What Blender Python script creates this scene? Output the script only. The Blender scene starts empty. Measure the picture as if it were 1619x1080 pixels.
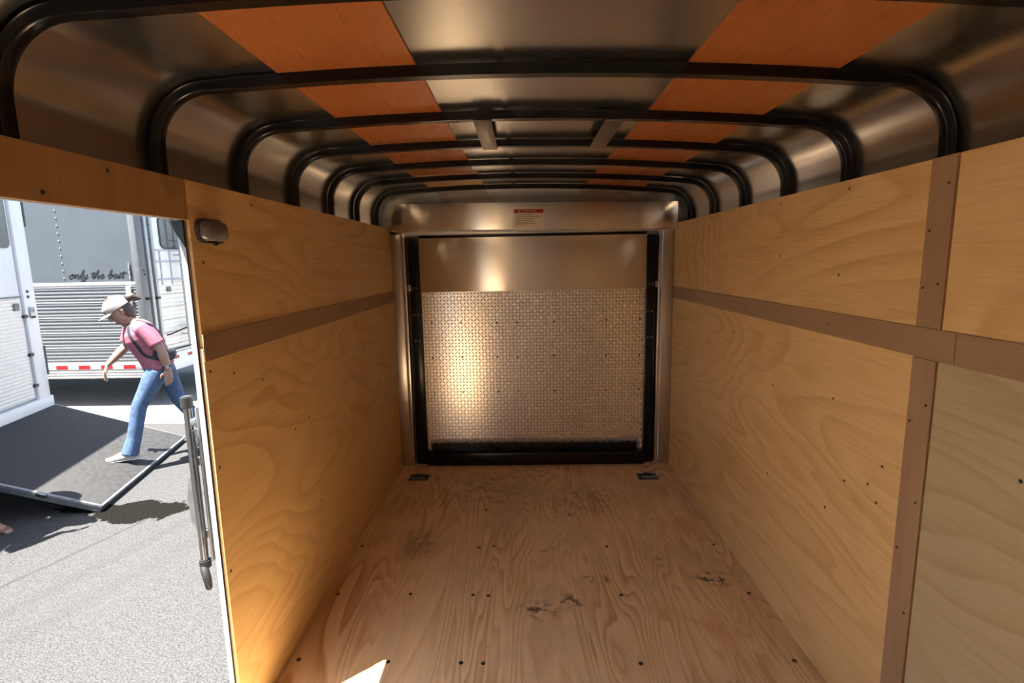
import bpy, bmesh, math, random
from mathutils import Vector, Matrix, Quaternion
random.seed(7)
S = bpy.context.scene
COL = S.collection

# ------------------------------------------------------------------ camera
cam_d = bpy.data.cameras.new('camera'); cam = bpy.data.objects.new('camera', cam_d); COL.objects.link(cam)
S.camera = cam
cam_d.sensor_fit = 'HORIZONTAL'; cam_d.sensor_width = 36.0; cam_d.lens = 823.07 / 1619 * 36
cam_d.clip_start = 0.02; cam_d.clip_end = 300
FW = Vector((-0.02233375, 0.98805069, -0.1525026)); RT = Vector((0.99963275, 0.01972793, -0.018579)); UP = Vector((0.01534844, 0.15286153, 0.98812842))
cam.matrix_world = Matrix(((RT.x, UP.x, -FW.x, 0.8156), (RT.y, UP.y, -FW.y, 0.0), (RT.z, UP.z, -FW.z, 1.3289), (0, 0, 0, 1)))

# ------------------------------------------------------------------ sky, sun, exposure
SUN_DIR = Vector((0.368, 0.314, -1.443)).normalized()
wd = bpy.data.worlds.new('world'); S.world = wd; wd.use_nodes = True
wn = wd.node_tree; wn.nodes.clear()
w_out = wn.nodes.new('ShaderNodeOutputWorld'); w_bg = wn.nodes.new('ShaderNodeBackground'); w_sky = wn.nodes.new('ShaderNodeTexSky')
w_sky.sky_type = 'NISHITA'; w_sky.sun_disc = False; w_sky.sun_elevation = math.radians(72)
w_sky.sun_rotation = math.atan2(-SUN_DIR.x, -SUN_DIR.y); w_sky.air_density = 1.0; w_sky.dust_density = 3.0
w_bg.inputs['Strength'].default_value = 0.45
wn.links.new(w_sky.outputs[0], w_bg.inputs['Color']); wn.links.new(w_bg.outputs[0], w_out.inputs[0])
sun_d = bpy.data.lights.new('sun', 'SUN'); sun = bpy.data.objects.new('sun', sun_d); COL.objects.link(sun)
sun_d.energy = 44.0; sun_d.angle = 0.0093; sun_d.color = (1.0, 0.94, 0.86)
sun.rotation_euler = SUN_DIR.to_track_quat('-Z', 'Y').to_euler(); sun.location = (-3, -3, 12)
S.view_settings.view_transform = 'Standard'; S.view_settings.look = 'None'
S.view_settings.gamma = 1.0; S.view_settings.use_curve_mapping = False
S.view_settings.exposure = 0.18
S.cycles.blur_glossy = 0.6; S.cycles.sample_clamp_indirect = 6.0; S.cycles.diffuse_bounces = 8; S.cycles.max_bounces = 14
# light portal filling the side doorway: gives off no light, it only guides the sampling of the sky
prt_d = bpy.data.lights.new('doorway_portal', 'AREA'); prt = bpy.data.objects.new('doorway_portal', prt_d); COL.objects.link(prt)
prt_d.shape = 'RECTANGLE'; prt_d.size = 1.18; prt_d.size_y = 1.44; prt_d.cycles.is_portal = True
prt.location = (-.03, .6925, .7215); prt.rotation_euler = Vector((1, 0, 0)).to_track_quat('-Z', 'Z').to_euler()

# ------------------------------------------------------------------ constants of the trailer (metres)
W = 1.75; YE = 3.318; HT = 1.54; GZ = -0.5; YF = -0.62
DOOR0, DOOR1, DOORZ = 0.10, 1.285, 1.443  # near jamb is out of view, opening widened there to admit more daylight

# ------------------------------------------------------------------ materials
MAT = {}
class NT:
    def __init__(s, name):
        s.m = bpy.data.materials.new(name); s.m.use_nodes = True; s.t = s.m.node_tree
        s.b = s.t.nodes['Principled BSDF']; s.co = None
    def n(s, typ, **kw):
        o = s.t.nodes.new('ShaderNode' + typ)
        for k, v in kw.items(): setattr(o, k, v)
        return o
    def l(s, a, b): s.t.links.new(a, b)
    def coord(s, scale=(1, 1, 1), loc=(0, 0, 0), rot=(0, 0, 0)):
        if s.co is None: s.co = s.n('TexCoord')
        mp = s.n('Mapping'); mp.inputs['Scale'].default_value = scale; mp.inputs['Location'].default_value = loc; mp.inputs['Rotation'].default_value = rot
        s.l(s.co.outputs['Object'], mp.inputs['Vector']); return mp.outputs[0]
    def noise(s, vec, scale=1, detail=2, rough=.5, dist=0):
        o = s.n('TexNoise'); o.inputs['Scale'].default_value = scale; o.inputs['Detail'].default_value = detail
        o.inputs['Roughness'].default_value = rough; o.inputs['Distortion'].default_value = dist
        s.l(vec, o.inputs['Vector']); return o.outputs['Fac']
    def math(s, op, a, b=None, c=None):
        o = s.n('Math', operation=op)
        for i, v in enumerate((a, b, c)):
            if v is None: continue
            if isinstance(v, (int, float)): o.inputs[i].default_value = v
            else: s.l(v, o.inputs[i])
        return o.outputs[0]
    def ramp(s, v, a, b, c=0, d=1, smooth=True):
        o = s.n('MapRange'); o.interpolation_type = 'SMOOTHSTEP' if smooth else 'LINEAR'
        o.inputs[1].default_value = a; o.inputs[2].default_value = b; o.inputs[3].default_value = c; o.inputs[4].default_value = d
        s.l(v, o.inputs[0]); return o.outputs[0]
    def mix(s, f, a, b, mode='MIX'):
        o = s.n('Mix'); o.data_type = 'RGBA'; o.blend_type = mode
        for i, v in ((0, f), (6, a), (7, b)):
            if isinstance(v, (int, float)): o.inputs[i].default_value = v
            elif isinstance(v, tuple): o.inputs[i].default_value = (*v, 1) if len(v) == 3 else v
            else: s.l(v, o.inputs[i])
        return o.outputs[2]
    def base(s, v):
        if isinstance(v, tuple): s.b.inputs['Base Color'].default_value = (*v, 1)
        else: s.l(v, s.b.inputs['Base Color'])
    def set(s, **kw):
        for k, v in kw.items():
            k = k.replace('_', ' ').title() if k not in ('IOR',) else k
            i = s.b.inputs[k]
            if isinstance(v, (int, float)): i.default_value = v
            else: s.l(v, i)
    def bump(s, h, strength=.2, dist=.002):
        o = s.n('Bump'); o.inputs['Strength'].default_value = strength; o.inputs['Distance'].default_value = dist
        s.l(h, o.inputs['Height']); s.l(o.outputs[0], s.b.inputs['Normal'])

def plain(name, col, rough=.5, metal=0, spec=.5, var=.12, nscale=20, coat=0):
    t = NT(name); v = t.noise(t.coord(), nscale, 3, .6)
    t.base(t.mix(t.ramp(v, .3, .7), tuple(c * (1 - var) for c in col), tuple(min(1, c * (1 + var)) for c in col)))
    t.set(roughness=t.ramp(v, .3, .7, rough * .88, min(1, rough * 1.12)), metallic=metal)
    t.b.inputs['Specular IOR Level'].default_value = spec
    if coat: t.b.inputs['Coat Weight'].default_value = coat; t.b.inputs['Coat Roughness'].default_value = .1
    MAT[name] = t.m; return t.m

def plywood(name, light, dark, seed, along='y', across='z', lines=24, contrast=.62, stains=None, rough=.45, stretch=.45, freq=1.0):
    t = NT(name); ax = 'xyz'
    def sc(al, ac): return tuple(al if a == along else ac if a == across else 0.6 for a in ax)
    loc = (seed * 3.1, seed * 1.7, seed * 2.3)
    field = t.noise(t.coord(sc(stretch * freq, 1.7 * freq), loc), 1.0, 3.0, .38, .5)
    fr = t.math('FRACT', t.math('MULTIPLY', field, lines))
    line = t.math('MULTIPLY', t.math('POWER', fr, 2.2), t.ramp(fr, 1.0, .86))
    patch = t.ramp(t.noise(t.coord(sc(1.1, 2.6), tuple(-v for v in loc)), 1.5, 4, .55, .6), .55, .63)
    fine = t.noise(t.coord(sc(6, 190), loc), 1.0, 3, .6)
    amt = t.math('MULTIPLY', line, t.ramp(t.noise(t.coord(sc(1.1, 2.2), loc), 1.7, 2, .5), .3, .7, .35, 1.3))
    c = t.mix(t.math('MULTIPLY', amt, 1.0 * contrast), light, dark)
    c = t.mix(t.math('MULTIPLY', patch, .38 * contrast), c, tuple(a * .45 + b * .55 for a, b in zip(light, dark)))
    c = t.mix(t.ramp(fine, .35, .75, 0, .22), c, tuple(v * .72 for v in dark))
    big = t.noise(t.coord((.9, .9, .9), loc), 1.1, 2, .5)
    c = t.mix(t.ramp(big, .35, .7, 0, .16), c, tuple(v * .7 for v in light))
    if stains:
        worn = t.noise(t.coord((1, .7, 1), (2, 6, 1)), 3.2, 4, .62, .3)
        c = t.mix(t.ramp(worn, .46, .66, 0, .5), c, (.56, .41, .265))
        kn = t.ramp(t.noise(t.coord((2.2, 1.1, 1), (9, 1, 4)), 2.4, 3, .6, .8), .60, .72, 0, .45)
        c = t.mix(kn, c, (.60, .30, .095))
        co = t.coord(); wob = t.noise(t.coord((1, 1, 1), (4, 2, 9)), 22, 4, .65)
        for (x, y, rx, ry, k, thr) in stains:
            mp = t.n('Mapping'); mp.vector_type = 'TEXTURE'; mp.inputs['Location'].default_value = (x, y, 0); mp.inputs['Scale'].default_value = (rx, ry, 1)
            t.l(co, mp.inputs['Vector'])
            ln = t.n('VectorMath', operation='LENGTH'); t.l(mp.outputs[0], ln.inputs[0])
            m = t.math('MULTIPLY', t.ramp(ln.outputs['Value'], 1.0, .15), t.ramp(wob, thr, thr + .12))
            c = t.mix(t.math('MULTIPLY', m, k), c, (.05, .038, .03))
    t.base(c); t.set(roughness=t.ramp(fine, .3, .7, rough, rough + .18))
    t.bump(fine, .12, .001); MAT[name] = t.m; return t.m

LIGHT = (.77, .515, .235); DARK = (.52, .275, .09)
for i, nm in enumerate(('ply_a', 'ply_b', 'ply_c', 'ply_d', 'ply_e', 'ply_f')):
    plywood(nm, LIGHT, DARK, i + 1.3)
plywood('ply_pale', (.50, .405, .235), (.39, .27, .13), 9.1, contrast=.8)
plywood('ply_vertical', (.42, .235, .085), (.27, .13, .035), 5.2, along='z', across='y', lines=14)
plywood('ply_floor', (.85, .63, .37), (.53, .28, .11), 3.7, along='y', across='x', lines=26, contrast=1.15, stretch=.22, freq=2.4,
        stains=[(.30, 2.30, .13, .20, .42, .36), (.86, 1.82, .12, .08, .9, .47), (.99, 1.88, .09, .06, .9, .47), (1.11, 2.02, .11, .04, .9, .47),
                (1.60, 2.02, .13, .08, 1.0, .47), (1.39, 2.18, .07, .05, .8, .52), (.92, 2.24, .06, .05, .6, .5), (.70, 1.62, .05, .05, .5, .45), (.55, 2.9, .4, .3, .35, .45), (1.1, 2.75, .5, .3, .3, .47)], rough=.42)
plywood('luan', (.36, .113, .028), (.275, .076, .017), 2.2, along='y', across='x', lines=6, contrast=.6, rough=.26)
plywood('luan_tan', (.60, .38, .19), (.48, .28, .12), 4.4, along='y', across='x', lines=6, contrast=.6, rough=.4)
plywood('batten', (.36, .225, .125), (.27, .155, .08), 6.6, along='y', across='z', lines=5, contrast=.6)
plywood('batten_upright', (.39, .245, .14), (.30, .175, .095), 7.9, along='z', across='y', lines=5, contrast=.6)

def metal(name, col, rough, aniso=0, tangent=None, var=.02, blot=.01, black_band=False):
    t = NT(name); g = t.noise(t.coord((1, 1, 1), (3, 5, 1)), 2.2, 1, .4, 0)
    c = t.mix(t.ramp(g, .1, .9, 0, 1, False), tuple(c * (1 - var) for c in col), tuple(c * (1 + var) for c in col))
    t.set(roughness=t.ramp(g, .1, .9, rough - blot, rough + blot, False), metallic=1.0)
    if black_band:      # soft-edged black band along the bottom of the plates
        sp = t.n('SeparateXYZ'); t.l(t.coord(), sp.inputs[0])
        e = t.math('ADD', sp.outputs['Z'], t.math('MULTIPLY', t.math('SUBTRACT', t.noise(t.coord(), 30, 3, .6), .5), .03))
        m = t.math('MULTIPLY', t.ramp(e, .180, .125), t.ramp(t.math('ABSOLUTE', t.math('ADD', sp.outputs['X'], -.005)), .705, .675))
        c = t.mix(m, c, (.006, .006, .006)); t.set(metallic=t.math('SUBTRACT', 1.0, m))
    t.base(c)
    if tangent:
        t.b.inputs['Anisotropic'].default_value = aniso
        cx = t.n('CombineXYZ')
        for i, v in enumerate(tangent): cx.inputs[i].default_value = v
        t.l(cx.outputs[0], t.b.inputs['Tangent'])
    MAT[name] = t.m; return t.m
metal('skin_metal', (.66, .665, .66), .23)
metal('plate_metal', (.88, .85, .81), .28, 1.0, (0, 0, 1))
metal('tread_metal', (.93, .90, .86), .26, .8, (0, 0, 1), black_band=True)
metal('lug_metal', (.95, .92, .88), .30, black_band=True)
metal('jamb_metal', (.60, .57, .54), .28)
metal('bright_metal', (.80, .77, .73), .25)
metal('chrome', (.30, .30, .31), .22)
metal('grey_metal', (.30, .29, .28), .40)
plain('black_paint', (.004, .004, .004), .22, spec=.35)
plain('black_matte', (.006, .006, .006), .6)
plain('white_interior', (.80, .78, .74), .5, var=.03)
plain('white_paint', (.33, .335, .34), .35, var=.04)
plain('trailer_white', (.66, .665, .66), .3, var=.03, nscale=3)
plain('trailer_cream', (.74, .70, .62), .35, var=.04)
plain('trailer_grey', (.066, .079, .092), .30, var=.04, nscale=2)
plain('slat_grey', (.125, .132, .138), .34, metal=.3, var=.05)
plain('slat_line', (.36, .37, .375), .3, metal=.3, var=.03)
plain('rubber_mat', (0.0149, 0.0149, 0.0153), .75, var=.25, nscale=30)
plain('galvanised', (0.216, 0.224, 0.231), .4, metal=.7)
plain('dark_grey', (.020, .021, .023), .5)
plain('reflector_red', (0.243, 0.00784, 0.0118), .3)
plain('reflector_white', (.45, .45, .45), .3, var=.03)
plain('sticker_white', (.80, .72, .58), .4, var=.03)
plain('sticker_red', (.42, .012, .012), .4, var=.05)
plain('sticker_ink', (.30, .26, .20), .5)
plain('lettering', (.02, .02, .025), .5)
plain('screw_dark', (.03, .025, .02), .5)
plain('lamp_lens', (.13, .12, .11), .16, spec=.7, var=.2, nscale=60)
plain('lamp_base', (.05, .045, .04), .35)
plain('window_glass', (.10, .115, .125), .08, spec=.7)
plain('skin', (0.219, 0.129, 0.092), .55, var=.06)
plain('pink_cloth', (0.259, 0.0784, 0.118), .8, var=.16, nscale=45)
plain('denim', (0.0334, 0.0667, 0.133), .8, var=.28, nscale=30)
plain('cap_cloth', (0.243, 0.224, 0.212), .8, var=.1)
plain('cap_panel', (0.141, 0.106, 0.102), .8)
plain('hair', (.030, .018, .012), .6, var=.3, nscale=80)
plain('shoe_white', (0.306, 0.29, 0.267), .6)
plain('boot_brown', (0.11, 0.0588, 0.0314), .6)
plain('strap_dark', (0.01, 0.0137, 0.0192), .7)
plain('work_shirt', (0.118, 0.129, 0.141), .8)
plain('eye_dark', (.03, .02, .015), .3)
plain('lip', (.42, .16, .14), .5)

def ground_mat():
    t = NT('ground'); co = t.coord()
    fine = t.noise(co, 110, 4, .75); mid = t.noise(co, 22, 4, .65); big = t.noise(co, 1.1, 4, .6)
    c = t.mix(t.ramp(fine, .32, .68), (.0145, .0145, .0151), (.067, .0682, .070))
    c = t.mix(t.ramp(mid, .4, .75, 0, .3), c, (.072, .0725, .0735))
    c = t.mix(t.ramp(big, .35, .7, 0, .22), c, (.05, .05, .05))
    # saw-cut joints / tyre marks running across the yard
    mp = t.coord((1, 1, 1), (0, 0, 0), (0, 0, math.radians(-70.6)))
    sp = t.n('SeparateXYZ'); t.l(mp, sp.inputs[0])
    wob = t.math('MULTIPLY', t.math('SUBTRACT', big, .5), .08)
    for off, wdt, k in ((3.035, .022, .55), (2.72, .08, .18), (2.42, .10, .14)):
        d = t.math('ABSOLUTE', t.math('SUBTRACT', t.math('ADD', sp.outputs['Y'], wob), off))
        c = t.mix(t.math('MULTIPLY', t.ramp(d, wdt, wdt * .2), k), c, (.024, .024, .024))
    # damp oil-stained patch
    for (x, y, rx, ry, rot) in ((-2.13, 3.66, .36, .17, .05), (-2.55, 3.72, .28, .08, .0)):
        m = t.n('Mapping'); m.vector_type = 'TEXTURE'; m.inputs['Location'].default_value = (x, y, 0); m.inputs['Scale'].default_value = (rx, ry, 1); m.inputs['Rotation'].default_value = (0, 0, rot)
        t.l(co, m.inputs['Vector']); fl = t.n('VectorMath', operation='MULTIPLY'); fl.inputs[1].default_value = (1, 1, 0); t.l(m.outputs[0], fl.inputs[0])
        ln = t.n('VectorMath', operation='LENGTH'); t.l(fl.outputs[0], ln.inputs[0])
        e = t.math('ADD', ln.outputs['Value'], t.math('MULTIPLY', t.math('SUBTRACT', t.noise(co, 7, 3, .6), .5), 1.1))
        c = t.mix(t.math('MULTIPLY', t.ramp(e, 1.02, .9), 1.0), c, t.mix(t.ramp(fine, .35, .65), (.0015, .0015, .0012), (.009, .0083, .007)))
    t.base(c); t.set(roughness=.9); t.b.inputs['Specular IOR Level'].default_value = .02; t.bump(fine, .5, .006); MAT['ground'] = t.m
ground_mat()

# ------------------------------------------------------------------ mesh helpers
def link(name, me, mat, parent=None):
    o = bpy.data.objects.new(name, me); COL.objects.link(o)
    if mat is not None and not me.materials: me.materials.append(MAT[mat] if isinstance(mat, str) else mat)
    if parent is not None: o.parent = parent
    return o
def from_bm(name, bm, mat, parent=None, smooth=False, angle=None):
    bmesh.ops.recalc_face_normals(bm, faces=bm.faces[:])
    me = bpy.data.meshes.new(name); bm.to_mesh(me); bm.free()
    if smooth:
        for p in me.polygons: p.use_smooth = True
        if angle is not None: me.set_sharp_from_angle(angle=math.radians(angle))
    return link(name, me, mat, parent)
def add_box(bm, lo, hi, bevel=0, seg=2):
    r = bmesh.ops.create_cube(bm, size=1)
    vs = r['verts']
    for v in vs:
        v.co = Vector([lo[i] + (hi[i] - lo[i]) * (v.co[i] + .5) for i in range(3)])
    if bevel:
        es = list({e for v in vs for e in v.link_edges})
        bmesh.ops.bevel(bm, geom=es, offset=bevel, segments=seg, affect='EDGES', profile=.5)
def box(name, lo, hi, mat, parent=None, bevel=0, seg=2):
    bm = bmesh.new(); add_box(bm, lo, hi, bevel, seg)
    return from_bm(name, bm, mat, parent, smooth=bevel > 0, angle=40)
def boxes(name, lst, mat, parent=None, bevel=0):
    bm = bmesh.new()
    for lo, hi in lst: add_box(bm, lo, hi, bevel)
    return from_bm(name, bm, mat, parent, smooth=bevel > 0, angle=40)
def add_tube(bm, pts, rad, n=10, cap=True, lateral=Vector((0, 1, 0))):
    """loft of elliptical rings through pts; rad is a number or list of numbers / (a, b)"""
    pts = [Vector(p) for p in pts]; rings = []
    for i, p in enumerate(pts):
        t = (pts[min(i + 1, len(pts) - 1)] - pts[max(i - 1, 0)]).normalized()
        a = lateral - t * lateral.dot(t)
        if a.length < .15: a = Vector((1, 0, 0)) - t * t.x
        a.normalize(); b = t.cross(a)
        r = rad[i] if isinstance(rad, list) else rad
        ra, rb = r if isinstance(r, tuple) else (r, r)
        rings.append((p, t, a, b, ra, rb))
    allr = []
    if cap:
        p, t, a, b, ra, rb = rings[0]; m = min(ra, rb)
        allr.append([bm.verts.new(p - t * m * .8 + (a * math.cos(k * 2 * math.pi / n) * ra + b * math.sin(k * 2 * math.pi / n) * rb) * .55) for k in range(n)])
    for p, t, a, b, ra, rb in rings:
        allr.append([bm.verts.new(p + a * math.cos(k * 2 * math.pi / n) * ra + b * math.sin(k * 2 * math.pi / n) * rb) for k in range(n)])
    if cap:
        p, t, a, b, ra, rb = rings[-1]; m = min(ra, rb)
        allr.append([bm.verts.new(p + t * m * .8 + (a * math.cos(k * 2 * math.pi / n) * ra + b * math.sin(k * 2 * math.pi / n) * rb) * .55) for k in range(n)])
    for A, B in zip(allr, allr[1:]):
        for k in range(n): bm.faces.new((A[k], A[(k + 1) % n], B[(k + 1) % n], B[k]))
    bm.faces.new(allr[0][::-1]); bm.faces.new(allr[-1])
def tube(name, pts, rad, mat, parent=None, n=10, cap=False):
    bm = bmesh.new(); add_tube(bm, pts, rad, n, cap)
    return from_bm(name, bm, mat, parent, smooth=True, angle=50)
def cyl(name, c, axis, r, h, mat, parent=None, n=12, bevel=0):
    c = Vector(c); ax = Vector(axis).normalized()
    bm = bmesh.new(); add_tube(bm, [c - ax * h / 2, c + ax * h / 2], r, n, False, Vector((0.3, .9, .2)))
    if bevel: bmesh.ops.bevel(bm, geom=[e for e in bm.edges if abs((e.verts[0].co - e.verts[1].co).dot(ax)) < 1e-6], offset=bevel, segments=2, affect='EDGES')
    return from_bm(name, bm, mat, parent, smooth=True, angle=40)
def prism(name, poly, thick, mat, parent=None, plane='xz', off=0, bevel=0):
    """polygon in a plane extruded by thick along the third axis"""
    bm = bmesh.new()
    def P(a, b, c): return {'xz': (a, c, b), 'yz': (c, a, b), 'xy': (a, b, c)}[plane]
    A = [bm.verts.new(P(a, b, off)) for a, b in poly]; B = [bm.verts.new(P(a, b, off + thick)) for a, b in poly]
    n = len(poly); bm.faces.new(A); bm.faces.new(B[::-1])
    for k in range(n): bm.faces.new((A[k], A[(k + 1) % n], B[(k + 1) % n], B[k]))
    if bevel: bmesh.ops.bevel(bm, geom=bm.edges[:], offset=bevel, segments=2, affect='EDGES')
    return from_bm(name, bm, mat, parent, smooth=bevel > 0, angle=40)
def rrect(x0, x1, y0, y1, r, n=4):
    out = []
    for cx, cy, a0 in ((x1 - r, y1 - r, 0), (x0 + r, y1 - r, 90), (x0 + r, y0 + r, 180), (x1 - r, y0 + r, 270)):
        for k in range(n + 1):
            a = math.radians(a0 + 90 * k / n); out.append((cx + r * math.cos(a), cy + r * math.sin(a)))
    return out
def empty(name, loc=(0, 0, 0), rotz=0):
    o = bpy.data.objects.new(name, None); COL.objects.link(o); o.location = loc; o.rotation_euler = (0, 0, rotz); o.empty_display_size = .1
    return o
def tag(o, label, cat, group=None):
    o['label'] = label; o['category'] = cat
    if group: o['group'] = group
    return o
def struct(o, label=None):
    o['kind'] = 'structure'
    if label: o['label'] = label
    return o
def copies(o, locs):
    for p in locs:
        c = o.copy(); COL.objects.link(c); c.location = p

# ------------------------------------------------------------------ roof profile (cross-section of the trailer)
RB = .118
def profile(off, zlow=1.455):
    """inner outline of a roof bow moved outward by off; x, z pairs from the left wall over the roof to the right wall"""
    R = RB + off; out = [(-.008 - off, zlow)]
    for k in range(11):
        a = math.pi - k * math.pi / 20 * .97
        out.append((.110 + R * math.cos(a), 1.600 + R * math.sin(a)))
    for k in range(1, 24):
        x = .135 + (1.615 - .135) * k / 24
        z = 1.718 + (1.695 - 1.718) * (x - .11) / 1.53 + .030 * (1 - ((x - .875) / .765) ** 2)
        out.append((x, z + off))
    for k in range(11):
        a = math.pi / 2 - math.pi / 20 * 10 * .03 - k * math.pi / 20 * .97
        out.append((1.640 + R * math.cos(a), 1.577 + R * math.sin(a)))
    out.append((1.758 + off, zlow)); return out
def roof_z(x, off): 
    return 1.718 + (1.695 - 1.718) * (x - .11) / 1.53 + .030 * (1 - ((x - .875) / .765) ** 2) + off
def sweep_profile(name, o0, o1, y0, y1, mat, parent=None, bevel=0, xr=None):
    bm = bmesh.new()
    if xr is None: A, B = profile(o0), profile(o1)
    else:
        xs = [xr[0] + (xr[1] - xr[0]) * k / 8 for k in range(9)]
        A = [(x, roof_z(x, o0)) for x in xs]; B = [(x, roof_z(x, o1)) for x in xs]
    rows = [[bm.verts.new((x, y, z)) for (x, z) in P] for P, y in ((A, y0), (A, y1), (B, y1), (B, y0))]
    n = len(A)
    for r in range(4):
        P, Q = rows[r], rows[(r + 1) % 4]
        for k in range(n - 1): bm.faces.new((P[k], P[k + 1], Q[k + 1], Q[k]))
    bm.faces.new([r[0] for r in rows]); bm.faces.new([r[-1] for r in rows][::-1])
    if bevel:
        es = [e for e in bm.edges if abs(e.verts[0].co.y - e.verts[1].co.y) < 1e-6 and len({rr for rr in range(4) for v in e.verts if v in rows[rr]}) == 1]
        bmesh.ops.bevel(bm, geom=es, offset=bevel, segments=3, affect='EDGES', profile=.5)
    return from_bm(name, bm, mat, parent, smooth=True, angle=35)

# ================================================================== THE ROOM
# --- floor
floor = struct(box('floor', (-.034, YF, -.02), (W + .034, YE + .03, 0), 'ply_floor'), 'worn plywood trailer floor')
sc0 = cyl('screw', (0, 0, .0008), (0, 0, 1), .0075, .0024, 'screw_dark', floor, 10, .0006); sc0.location = (.592, 2.268, 0)
copies(sc0, [(x, y, 0) for x, y in ((.661, 2.279), (.033, 2.287), (.044, 1.927), (.34, 1.925), (.596, 1.917), (.658, 1.912), (1.19, 1.912), (.033, 1.573),
        (.342, 1.562), (.589, 1.557), (.664, 1.555), (1.188, 1.553), (1.698, 1.564), (1.044, 2.579), (1.19, 2.27), (1.69, 2.28), (.6, 2.64), (1.70, 1.92))])
# --- outer skin walls
wl = boxes('wall_left', [((-.040, DOOR1 + .028, -.10), (-.036, YE + .06, 1.50)), ((-.040, YF, -.10), (-.036, DOOR0, 1.50)), ((-.040, DOOR0, DOORZ + .018), (-.036, DOOR1 + .028, 1.50)), ((-.040, DOOR0, -.10), (-.036, DOOR1 + .028, -.02))], 'white_paint')
struct(wl, 'left wall of the trailer with its side door opening')
wr = struct(box('wall_right', (W + .036, YF, -.10), (W + .040, YE + .06, 1.50), 'white_paint'), 'right wall of the trailer')
T = .0085
def panel(parent, side, y0, y1, z0, z1, mat, t=T, base=0, name='plywood_panel'):
    if side == 'L': return box(name, (-t + base, y0, z0), (base, y1, z1), mat, parent, .0012, 1)
    return box(name, (W - base, y0, z0), (W + t - base, y1, z1), mat, parent, .0012, 1)
G = .0012
panel(wl, 'L', DOOR1 + .006, YE - .05, 1.125 + G, HT, 'ply_a')
panel(wl, 'L', DOOR1 + .002, YE - .05, 0, 1.125 - G, 'ply_b')
panel(wl, 'L', YF, DOOR1 + .012 - .008, DOORZ, HT, 'ply_vertical')
panel(wl, 'L', YF, DOOR0 - .002, 0, DOORZ - G, 'ply_c')
panel(wl, 'L', DOOR1 + .004, YE - .05, 1.0875, 1.1585, 'batten', .0035, .0035, 'batten')
JY = 1.175
panel(wr, 'R', JY + G, YE - .05, 1.125 + G, HT, 'ply_d')
panel(wr, 'R', JY + G, YE - .05, 0, 1.125 - G, 'ply_e')
panel(wr, 'R', YF, JY - .003, 1.125 + G, HT, 'ply_f')
panel(wr, 'R', YF, JY - .003, 0, 1.125 - G, 'ply_pale')
panel(wr, 'R', 1.128 + .001, YE - .05, 1.0875, 1.1585, 'batten', .0035, .0035, 'batten')
panel(wr, 'R', YF, 1.128 - .001, 1.0875, 1.1585, 'batten', .0035, .0035, 'batten')
panel(wr, 'R', JY, 1.2465, 1.160, HT, 'batten_upright', .0035, .0035, 'batten')
panel(wr, 'R', JY, 1.2465, 0, 1.086, 'batten_upright', .0035, .0035, 'batten')
# screws and staples in the wall sheets
def wall_screws(parent, x, sgn, pts, r=.0042):
    first = None
    for (y, z) in pts:
        if first is None:
            first = cyl('screw', (0, 0, 0), (1, 0, 0), r, .002, 'screw_dark', parent, 8, .0004); first.location = (x, y, z)
        else:
            c = first.copy(); COL.objects.link(c); c.location = (x, y, z)
wall_screws(wl, .0, 1, [(1.888, .759), (1.418, 1.032), (1.765, .755), (1.57, .979), (1.31, 1.06), (1.305, .80), (1.305, .5), (1.33, 1.34), (1.94, .40), (2.3, 1.3), (2.3, .8), (2.65, .6), (1.6, 1.51), (2.0, 1.51), (2.4, 1.51), (1.05, 1.52), (.9, 1.46)])
wall_screws(wr, W, -1, [(1.317, .779), (1.327, .673), (1.366, .709), (1.466, .674), (1.55, .90), (1.55, .55), (1.57, 1.27), (1.93, 1.33), (1.93, .85), (1.93, .5), (2.3, 1.0), (2.3, .6), (2.66, .9), (1.55, 1.515), (1.95, 1.515), (2.3, 1.515), (2.66, 1.515), (.9, 1.3), (.95, .9)])
wall_screws(wr, W - .0045, -1, [(1.19, 1.48), (1.232, 1.38), (1.192, 1.26), (1.235, 1.25), (1.19, .98), (1.234, .93), (1.19, .74), (1.234, .6), (1.19, .45), (1.6, 1.12), (2.2, 1.12), (.95, 1.12)], .003)
# --- ceiling skin with its strips
ceil = struct(sweep_profile('ceiling', .028, .034, YF, YE + .05, 'skin_metal'), 'bare aluminium roof skin with rounded corners')
sweep_profile('plywood_strip', .0245, .0277, YF, 2.640, 'luan', ceil, xr=(.277, .587))
sweep_profile('plywood_strip', .0245, .0277, 2.642, YE - .02, 'luan_tan', ceil, xr=(.290, .600))
sweep_profile('plywood_strip', .0245, .0277, YF, 1.98, 'luan', ceil, xr=(1.187, 1.512))
sweep_profile('plywood_strip', .0245, .0277, 1.982, YE - .02, 'luan', ceil, xr=(1.183, 1.508))
sweep_profile('roof_seam', .0262, .0279, YF, YE - .02, 'skin_metal', ceil, xr=(.765, .783))
for x0, x1 in ((.678, .732), (1.062, 1.118)):
    bm = bmesh.new(); z = roof_z((x0 + x1) / 2, 0)
    add_box(bm, (x0, 1.592, z - .006), (x1, 1.984, z - .0005), .001); from_bm('vent_frame_bar', bm, 'grey_metal', ceil, True, 40)
# --- roof bows
BOW = ['nearest the camera along the photo top', 'second from the camera, above the upright wall batten', 'third from the camera, before two grey roof bars', 'fourth from the camera, crossed by grey bar ends',
       'fifth from the camera', 'sixth from the camera', 'farthest from the camera, before the metal header']
for k in range(7):
    yf = .886 + .3655 * k
    b = sweep_profile('roof_bow', 0, .0243, yf - .028, yf, 'black_paint', bevel=.006)
    tag(b, 'curved black steel roof bow, ' + BOW[k], 'roof bow', 'black roof bows')
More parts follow.
